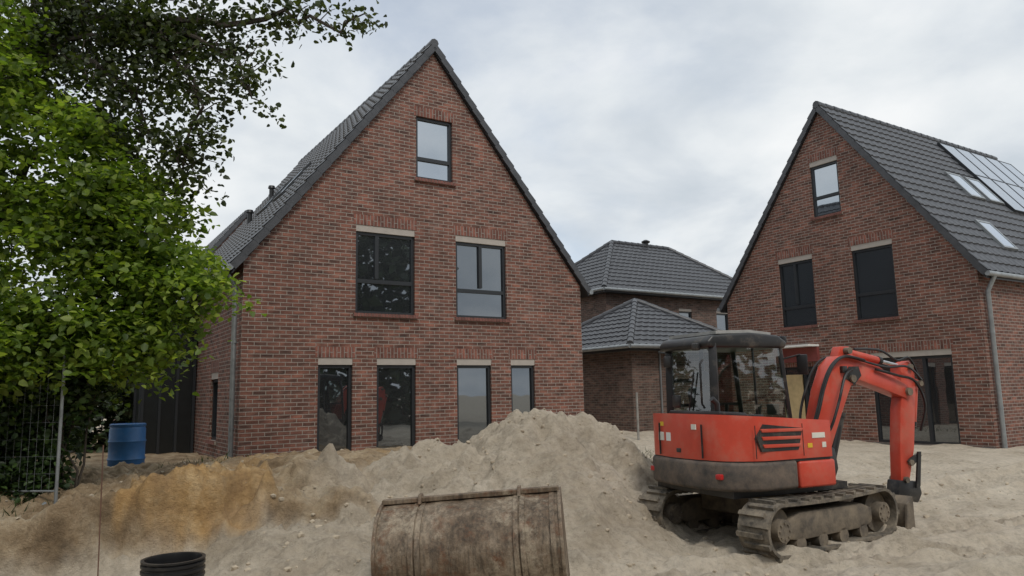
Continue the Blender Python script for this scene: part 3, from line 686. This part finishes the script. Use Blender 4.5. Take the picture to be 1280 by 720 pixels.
# ------------------------------------------------------------------ excavator
EX=empty('excavator',(2.98,9.45,-.03))
UC=empty('undercarriage',(0.12,.05,0),(0,0,R(34)),EX)
def track(yc):
    r=.285; xa=.96; zc=.315; pts=[]
    n=16
    for i in range(n+1): a=-math.pi/2+math.pi*i/n; pts.append((xa+r*math.cos(a),zc+r*math.sin(a)))
    for i in range(1,8): t=i/8; pts.append((xa-2*xa*t,zc+r-.025*math.sin(math.pi*t)))
    for i in range(n+1): a=math.pi/2+math.pi*i/n; pts.append((-xa+r*math.cos(a),zc+r*math.sin(a)))
    for i in range(1,8): t=i/8; pts.append((-xa+2*xa*t,zc-r))
    m=len(pts); th=.035; w=.2
    V=[];F=[]
    P=[Vector((a,0,b)) for a,b in pts]; nr=[]
    for i in range(m):
        t=(P[(i+1)%m]-P[i-1]).normalized(); nr.append(Vector((t.z,0,-t.x)))
    for i in range(m):
        for (yy,o) in ((-w,0),(w,0),(w,-th),(-w,-th)): q=P[i]+nr[i]*o; V.append((q.x,yc+yy,q.z))
    for i in range(m):
        j=(i+1)%m
        for k in range(4): F.append((i*4+k,i*4+(k+1)%4,j*4+(k+1)%4,j*4+k))
    mesh('track_belt',V,F,RUBBER,UC,smooth=40)
    L=[0]
    for i in range(m): L.append(L[-1]+(P[(i+1)%m]-P[i]).length)
    nl=int(L[-1]/.105); bm=bmesh.new()
    for k in range(nl):
        s=L[-1]*k/nl; i=max(j for j in range(m) if L[j]<=s); f=(s-L[i])/(L[i+1]-L[i]); c=P[i].lerp(P[(i+1)%m],f); t=(P[(i+1)%m]-P[i]).normalized(); nn=Vector((t.z,0,-t.x))
        M=Matrix((t,Vector((0,1,0)),nn)).transposed()
        sg=.035 if k%2 else -.035
        add_box(bm,(c.x+nn.x*.014,yc+sg,c.z+nn.z*.014),(.05,.33,.034),M)
        add_box(bm,(c.x-nn.x*.05,yc,c.z-nn.z*.05),(.045,.06,.05),M)
    bm_obj('track_lugs',bm,RUBBER,UC)
    for xw,nm,rr in ((-xa,'drive_sprocket',.235),(xa,'idler_wheel',.235)):
        tube(nm,[(xw,yc-.08,zc),(xw,yc+.08,zc)],rr,MUDSTEEL,UC,24); tube(nm+'_hub',[(xw,yc-.19,zc),(xw,yc+.19,zc)],.12,MUDSTEEL,UC,20)
        multi_tube('hub_bolts',[([(xw+.085*math.cos(a),yc-.205,zc+.085*math.sin(a)),(xw+.085*math.cos(a),yc+.205,zc+.085*math.sin(a))],.013) for a in np.linspace(0,6.28,9)[:-1]],MUDSTEEL,UC,seg=6)
    for xr in (-.6,-.2,.2,.6):
        tube('track_roller',[(xr,yc-.13,.13),(xr,yc+.13,.13)],.085,MUDSTEEL,UC,16)
    prism('track_frame',[(-.8,.2),(-.62,.17),(.62,.17),(.8,.22),(.8,.38),(.6,.45),(-.6,.47),(-.8,.4)],yc-.13,yc+.13,MUDSTEEL,UC,axis='y',bev=.02)
for yc in (-.78,.78): track(yc)
multi_box('cross_frame',[((0,0,.42),(.9,1.3,.2)),((-.2,0,.38),(.35,1.4,.16)),((.35,0,.38),(.35,1.4,.16))],MUDSTEEL,UC,.02)
tube('slew_ring',[(0,0,.5),(0,0,.68)],.48,MUDSTEEL,UC,32)
for y in (-.42,.42): prism('blade_arm',[(.3,.3),(1.5,.14),(1.5,.28),(.3,.45)],y-.05,y+.05,MUDSTEEL,UC,axis='y',bev=.01)
prism('dozer_blade',[(1.62,.0),(1.56,.1),(1.53,.22),(1.55,.36),(1.61,.44),(1.57,.45),(1.49,.36),(1.47,.22),(1.50,.08),(1.58,-.02)],-.98,.98,MUDSTEEL,UC,axis='y',bev=.003)
for y in (-.97,.97): prism('blade_end',[(1.40,.02),(1.6,.0),(1.6,.44),(1.46,.36)],y-.012,y+.012,MUDSTEEL,UC,axis='y')

UP=empty('upper_structure',(-.06,-.02,0),(0,0,R(25)),EX)
def rear_outline(hw,xr,xf_r,xf_l,cr=.42,n=10):
    pts=[(xf_r,-hw)]
    for i in range(n+1):
        a=i/n*math.pi/2; pts.append((xr+cr-cr*math.sin(a)+.10*math.cos(a)**2, -hw+.46*(1-math.cos(a))))
    for i in range(1,6): y=(-hw+.46)+(2*hw-.92)*i/6; pts.append((xr-.05*(1-(y/(hw-.46))**2),y))
    for i in range(n,-1,-1):
        a=i/n*math.pi/2; pts.append((xr+cr-cr*math.sin(a)+.10*math.cos(a)**2, hw-.46*(1-math.cos(a))))
    pts.append((xf_l,hw)); return pts
XR=-1.06; XF=.42; HW=.90
prism('counterweight',rear_outline(HW+.01,XR,-.12,-.12),.70,1.02,CWGREY,UP,axis='z',bev=.045,seg=3)
ho=rear_outline(HW,XR+.03,XF,-.52)+[(-.52,-.06),(XF,-.06)]
prism('engine_hood',ho,1.03,1.55,RED,UP,axis='z',bev=.085,seg=4,fn=lambda c: Vector((c.x,c.y,1.55-.12*(c.x+1.1)/1.7 if c.z>1.3 else c.z)))
prism('hood_seam',rear_outline(HW-.015,XR+.04,XF-.02,-.5)+[(-.5,-.1),(XF-.02,-.1)],1.0,1.04,BLACKP,UP,axis='z')
prism('side_cover',[(-.10,.70),(XF+.04,.70),(XF+.04,1.0),(-.10,1.0)],-HW-.005,-.1,RED,UP,axis='y',bev=.03,seg=3)
prism('cab_base',[(-.5,.70),(.85,.70),(.85,.92),(-.5,.92)],-.02,.95,BLACKP,UP,axis='y',bev=.03)
prism('floor_frame',[(-.9,.62),(.85,.62),(.85,.70),(-.9,.70)],-.7,.7,BLACKP,UP,axis='y')
for x in (-.72,-.02): box('panel_gap',(x,-HW-.0005,1.24),(.008,.006,.36),BLACKP,UP)
prism('vent_recess',[(-.64,1.13),(-.10,1.13),(-.02,1.37),(-.60,1.43),(-.70,1.28)],-HW-.005,-.86,BLACKP,UP,axis='y')
for i in range(3):
    z=1.17+i*.085; prism('vent_slat',[(-.61-.01*i,z),(-.08+.02*i,z-.005),(-.06+.02*i,z+.03),(-.63-.01*i,z+.04)],-HW-.017,-HW+.01,RED,UP,axis='y',bev=.006)
box('rear_keyhole',(XR-.02,0,1.12),(.02,.08,.05),BLACKP,UP,.008)
for y in (-.40,.40): box('hood_gap',(XR+.005 ,y,1.24),(.02,.01,.38),BLACKP,UP)
for (y,z,w,h,m) in ((.36,1.27,.13,.10,STICK),(.20,1.27,.09,.10,WHITE),(.34,1.42,.08,.05,YEL),(-.28,1.40,.08,.06,STICK),(.12,1.15,.06,.05,YEL)): box('sticker',(XR-.008+.02*(abs(y)>.3),y,z),(.012,w,h),m,UP)
for (x,z,w,h,m) in ((.22,1.28,.20,.06,STICK),(.08,1.17,.07,.05,YEL),(.30,1.17,.06,.06,STICK)):
    box('sticker',(x,-HW-.001,z),(w,.01,h),m,UP)
for s in (-1,1): box('tail_light',(XR+.05,s*.60,.86),(.05,.12,.06),REDL,UP,.01)
box('fuel_cap',(-.35,-.5,1.50),(.16,.16,.05),BLACKP,UP,.02)
box('hood_top_cover',(-.72,-.1,1.535),(.42,.95,.06),BLACKP,UP,.025,rot=(0,R(4),0))
tube('exhaust',[(-.85,-.45,1.5),(-.85,-.45,1.66),(-.92,-.45,1.72)],.035,BLACKP,UP)
# cab
cx0,cx1,cy0,cy1=-.52,.78,.0,.95; zb,zt=.92,2.50
def pillar(nm,p,q,w=.07):
    V,F=tube_data([p,q],[w*.7,w*.7],4); 
    bm=bmesh.new(); vs=[bm.verts.new(v_) for v_ in V]
    for f in F: bm.faces.new([vs[i] for i in f])
    do_bevel(bm,.012,2); bm_obj(nm,bm,BLACKP,UP)
for y in (cy0+.03,cy1-.03):
    pillar('cab_pillar',(cx0+.03,y,zb),(cx0+.06,y,zt-.1),.10); pillar('cab_pillar',(cx1-.0,y,zb+.1),(cx1-.14,y,zt-.1),.065); 
pillar('cab_pillar',(cx0+.62,cy1-.03,zb),(cx0+.60,cy1-.03,zt-.1),.06)
pillar('cab_pillar',(cx0+.72,cy0+.03,zb+.1),(cx0+.70,cy0+.03,zt-.1),.03)
prism('cab_roof',[(cx0-.05,2.34),(cx0-.07,2.42),(cx0+.02,2.50),(.1,2.54),(cx1-.2,2.51),(cx1-.04,2.42),(cx1-.08,2.34)],cy0-.03,cy1+.03,BLACKP,UP,axis='y',bev=.035,seg=3)
prism('cab_roof_skin',[(cx0+.1,2.515),(.1,2.535),(cx1-.3,2.515),(cx1-.3,2.545),(.1,2.575),(cx0+.1,2.555)],cy0+.0,cy1-.0,simple('cab_roof_grey',(.33,.33,.32),.6),UP,axis='y')
prism('cab_rear_panel',[(cy0,zb),(cy1,zb),(cy1,1.56),(cy0,1.56)],cx0-.0,cx0+.05,BLACKP,UP,axis='x',bev=.01)
prism('cab_side_panel',[(cx0,zb),(cx1,zb),(cx1,1.12),(cx0+.62,1.2),(cx0+.5,1.5),(cx0,1.52)],cy0-.0,cy0+.04,BLACKP,UP,axis='y',bev=.01)
prism('cab_side_panel',[(cx0,zb),(cx1,zb),(cx1,1.15),(cx0+.65,1.2),(cx0+.55,1.5),(cx0,1.5)],cy1-.04,cy1,BLACKP,UP,axis='y',bev=.01)
def pane(nm,pts): mesh(nm,pts,[tuple(range(len(pts)))],CABGLASS,UP)
pane('rear_glass',[(cx0+.03,cy0+.06,1.5),(cx0+.03,cy1-.06,1.5),(cx0+.05,cy1-.06,2.4),(cx0+.05,cy0+.06,2.4)])
for y in (cy0+.015,cy1-.015): pane('side_glass',[(cx0+.08,y,1.1),(cx1-.02,y,1.0),(cx1-.13,y,2.4),(cx0+.1,y,2.4)])
pane('front_glass',[(cx1,cy0+.05,.98),(cx1,cy1-.05,.98),(cx1-.14,cy1-.05,2.4),(cx1-.14,cy0+.05,2.4)])
box('door_rail',(.1,cy1-.02,1.62),(1.2,.02,.04),BLACKP,UP)
box('door_rail',(-.25,cy1-.02,1.95),(.5,.03,.05),BLACKP,UP)
box('seat_base',(-.02,.47,1.22),(.5,.48,.16),BLACKP,UP,.05); box('seat_back',(-.27,.47,1.56),(.14,.5,.62),BLACKP,UP,.06,rot=(0,R(-8),0)); box('headrest',(-.32,.47,1.97),(.1,.28,.18),BLACKP,UP,.04)
for y in (.16,.78): box('control_console',(.1,y,1.32),(.55,.14,.24),BLACKP,UP,.03); tube('joystick',[(.33,y,1.4),(.36,y,1.62)],[.015,.03],BLACKP,UP,8)
box('monitor',(.55,.12,1.55),(.05,.18,.14),BLACKP,UP,.01)
tube('rear_wiper',[(cx0+.0,.48,1.55),(cx0+.01,.36,2.05)],.01,BLACKP,UP,6)
tube('mirror_arm',[(cx1-.12,cy0,2.2),(cx1+.02,cy0-.16,2.25),(cx1+.03,cy0-.18,2.1)],.012,BLACKP,UP,6); box('mirror',(cx1+.03,cy0-.18,2.12),(.03,.15,.26),BLACKP,UP,.02,rot=(0,0,R(15)))
tube('mirror_arm',[(cx0+.2,cy1+.0,2.3),(cx0+.05,cy1+.2,2.35)],.012,BLACKP,UP,6); box('mirror',(cx0-.06,cy1-.15,2.2),(.05,.15,.15),BLACKP,UP,.02); box('mirror',(cx0-.06,cy1-.3,1.68),(.04,.16,.16),BLACKP,UP,.03)
box('work_light',(cx0-.08,cy0+.18,2.36),(.07,.11,.09),BLACKP,UP,.015); box('work_light',(cx1-.02,cy0+.1,2.46),(.08,.12,.1),BLACKP,UP,.015)
tube('grab_rail',[(cx0-.04,cy0+.12,1.6),(cx0-.08,cy0+.12,1.65),(cx0-.08,cy0+.12,2.15),(cx0-.03,cy0+.12,2.2)],.014,BLACKP,UP,8)
# boom
prism('swing_bracket',[(.6,.66),(1.08,.62),(1.18,.8),(1.14,1.05),(.95,1.12),(.62,1.0)],-.30,.08,BLACKP,UP,axis='y',bev=.02)
yb0=-.11
boom=[(0.90,0.96),(0.90,1.20),(1.10,1.78),(1.27,2.10),(1.44,2.23),(1.68,2.25),(2.11,2.12),(2.68,1.84),(2.77,1.73),(2.68,1.64),(2.16,1.80),(1.77,1.91),(1.61,1.83),(1.36,1.40),(1.12,.96)]
prism('boom',boom,yb0-.11,yb0+.11,RED,UP,axis='y',bev=.014)
multi_tube('boom_pins',[([(x,yb0-.15,z),(x,yb0+.15,z)],r) for x,z,r in ((1.02,1.01,.06),(2.70,1.74,.055),(1.63,1.93,.05),(1.60,2.30,.045))],MUDSTEEL,UP,seg=14)
prism('boom_lug',[(1.45,2.22),(1.52,2.36),(1.68,2.36),(1.76,2.22)],yb0-.07,yb0+.07,RED,UP,axis='y',bev=.01)
prism('boom_side_plate',[(1.47,1.95),(1.59,2.09),(1.77,2.09),(1.81,1.97),(1.67,1.85)],yb0-.118,yb0+.118,BLACKP,UP,axis='y')
def hyd(nm,p,q,r,frac=.58,par=UP,col=RED):
    p,q=Vector(p),Vector(q); m=p.lerp(q,frac); tube(nm+'_barrel',[p,m],r,col,par,16); tube(nm+'_rod',[m,q],r*.5,CHROME,par,12)
    d=(q-p).normalized(); tube(nm+'_gland',[m-d*.05,m+d*.01],r*1.12,BLACKP,par,16)
hyd('boom_cylinder',(1.22,yb0,.80),(1.65,yb0,1.89),.065,.62,col=BLACKP)
dxa,dza=-.23,-.25
hyd('arm_cylinder',(1.60,yb0,2.30),(2.80,yb0,2.08),.055,.6)
arm=[(a+dxa,b+dza) for a,b in [(2.86,2.36),(3.05,2.42),(3.14,2.3),(3.12,1.95),(2.98,1.2),(2.82,.76),(2.74,.70),(2.66,.76),(2.70,1.2),(2.78,1.75),(2.84,1.95)]]
prism('arm',arm,yb0-.085,yb0+.085,RED,UP,axis='y',bev=.012)
hyd('bucket_cylinder',(3.22+dxa,yb0,2.1+dza),(3.02+dxa,yb0,.88),.05,.6)
multi_tube('arm_pins',[([(x+dxa,yb0-.13,z),(x+dxa,yb0+.13,z)],.04) for x,z in ((3.03,2.08),(3.2,1.85),(2.74,.56),(2.86,.78))],MUDSTEEL,UP,seg=12)
prism('arm_lug',[(a+dxa,b+dza) for a,b in [(3.1,2.2),(3.26,2.14),(3.24,2.04),(3.1,2.0)]],yb0-.05,yb0+.05,RED,UP,axis='y')
for s in (-1,1):
    prism('link_plate',[(a+dxa,b-.06) for a,b in [(2.8,.86),(2.86,.9),(3.06,.98),(3.08,.92),(2.9,.8)]],yb0+s*.10-.012,yb0+s*.10+.012,BLACKP,UP,axis='y')
    prism('link_plate',[(a+dxa,b-.06) for a,b in [(3.0,.98),(3.06,.98),(2.98,.52),(2.9,.5)]],yb0+s*.115-.012,yb0+s*.115+.012,BLACKP,UP,axis='y')
prism('quick_coupler',[(a+dxa,b-.06) for a,b in [(2.62,.62),(3.0,.58),(3.04,.42),(2.95,.3),(2.8,.34),(2.66,.28),(2.56,.42)]],yb0-.10,yb0+.10,BLACKP,UP,axis='y',bev=.015)
box('boom_light',(1.47,yb0-.13,2.05),(.09,.06,.09),BLACKP,UP,.01)
def hose(pts,r=.016):
    P=[Vector(p) for p in pts]; out=[]
    for i in range(len(P)-1):
        a=P[max(i-1,0)];b=P[i];c=P[i+1];d=P[min(i+2,len(P)-1)]
        for t in (0,.2,.4,.6,.8): out.append(.5*((2*b)+(c-a)*t+(2*a-5*b+4*c-d)*t*t+(3*b-a-3*c+d)*t**3))
    out.append(P[-1]); return (out,r)
hs=[]
for o in (-.14,-.17,.13):
    hs.append(hose([(.8,yb0+o*.5,1.1),(.92,yb0+o,1.5),(1.06,yb0+o,1.83),(1.24,yb0+o,2.1),(1.48,yb0+o,2.22),(1.83,yb0+o,2.17)],.018))
hs.append(hose([(.75,yb0-.1,1.15),(1.0,yb0-.22,1.25),(1.2,yb0-.24,1.6),(1.4,yb0-.2,1.95),(1.6,yb0-.15,2.05)],.02))
hs.append(hose([(2.06,yb0-.14,2.05),(2.46,yb0-.17,1.96),(2.74,yb0-.2,1.88),(2.88,yb0-.22,1.56),(2.83,yb0-.15,1.2)],.018))
hs.append(hose([(1.8,yb0-.14,2.17),(2.25,yb0-.15,2.08),(2.65,yb0-.18,2.08),(2.96,yb0-.14,1.9)]))
hs.append(hose([(1.85,yb0,2.33),(2.25,yb0-.08,2.31),(2.55,yb0-.1,2.17),(2.78,yb0-.12,2.2),(2.98,yb0-.1,1.9)],.018))
multi_tube('hydraulic_hoses',hs,HOSE,UP,seg=6)

# ------------------------------------------------------------------ world, sun, camera
w=bpy.data.worlds.new('World'); scene.world=w; w.use_nodes=True; nt=w.node_tree; nt.nodes.clear()
SE,SR=R(52),R(160)
sky=nt.nodes.new('ShaderNodeTexSky'); sky.sky_type='NISHITA'; sky.sun_disc=False; sky.sun_elevation=SE; sky.sun_rotation=SR
bg1=N(nt,'ShaderNodeBackground',Strength=0.15); nt.links.new(sky.outputs[0],bg1.inputs[0])
tc=nt.nodes.new('ShaderNodeTexCoord')
sp=N(nt,'ShaderNodeSeparateXYZ'); nt.links.new(tc.outputs['Generated'],sp.inputs[0])
mxz=N(nt,'ShaderNodeMath',operation='MAXIMUM'); mxz.inputs[1].default_value=0.0; nt.links.new(sp.outputs[2],mxz.inputs[0])
adz=N(nt,'ShaderNodeMath',operation='ADD'); adz.inputs[1].default_value=0.32; nt.links.new(mxz.outputs[0],adz.inputs[0])
dx=N(nt,'ShaderNodeMath',operation='DIVIDE'); nt.links.new(sp.outputs[0],dx.inputs[0]); nt.links.new(adz.outputs[0],dx.inputs[1])
dy=N(nt,'ShaderNodeMath',operation='DIVIDE'); nt.links.new(sp.outputs[1],dy.inputs[0]); nt.links.new(adz.outputs[0],dy.inputs[1])
cb=N(nt,'ShaderNodeCombineXYZ'); nt.links.new(dx.outputs[0],cb.inputs[0]); nt.links.new(dy.outputs[0],cb.inputs[1])
n1=N(nt,'ShaderNodeTexNoise',Scale=2.3,Detail=9,Roughness=0.52,Distortion=0.3); nt.links.new(cb.outputs[0],n1.inputs['Vector'])
n2=N(nt,'ShaderNodeTexNoise',Scale=1.3,Detail=8,Roughness=0.55); mpp=N(nt,'ShaderNodeMapping'); mpp.inputs['Location'].default_value=(4.2,1.7,3); nt.links.new(cb.outputs[0],mpp.inputs[0]); nt.links.new(mpp.outputs[0],n2.inputs['Vector'])
cc=ramp(nt,n1.outputs['Fac'],[(0.32,(0.56,0.62,0.68)),(0.44,(0.66,0.71,0.76)),(0.54,(0.77,0.81,0.84)),(0.68,(0.90,0.92,0.93))])
bg2=N(nt,'ShaderNodeBackground',Strength=1.02); nt.links.new(cc.outputs[0],bg2.inputs[0])
mk=ramp(nt,n2.outputs['Fac'],[(0.30,0.6),(0.42,0.9),(0.5,1.0)])
mx=N(nt,'ShaderNodeMixShader'); nt.links.new(mk.outputs[0],mx.inputs[0]); nt.links.new(bg1.outputs[0],mx.inputs[1]); nt.links.new(bg2.outputs[0],mx.inputs[2])
ow=nt.nodes.new('ShaderNodeOutputWorld'); nt.links.new(mx.outputs[0],ow.inputs[0])
sl=bpy.data.lights.new('sun','SUN'); sl.energy=1.5; sl.angle=R(14); sl.color=(1,.95,.87); so=bpy.data.objects.new('sun',sl); link(so)
dirv=Vector((math.sin(SR)*math.cos(SE),math.cos(SR)*math.cos(SE),math.sin(SE))); so.rotation_euler=dirv.to_track_quat('Z','Y').to_euler(); so.location=dirv*30
cd=bpy.data.cameras.new('camera'); cd.lens=26; cd.sensor_width=36; cd.clip_end=2500; co_=bpy.data.objects.new('camera',cd); link(co_)
co_.matrix_world=Matrix.Translation((0,0,1.8))@Matrix.Rotation(R(98.1),4,'X')@Matrix.Rotation(R(-1.2),4,'Z')
scene.camera=co_
scene.view_settings.view_transform='Standard'; scene.view_settings.look='None'; scene.view_settings.exposure=0
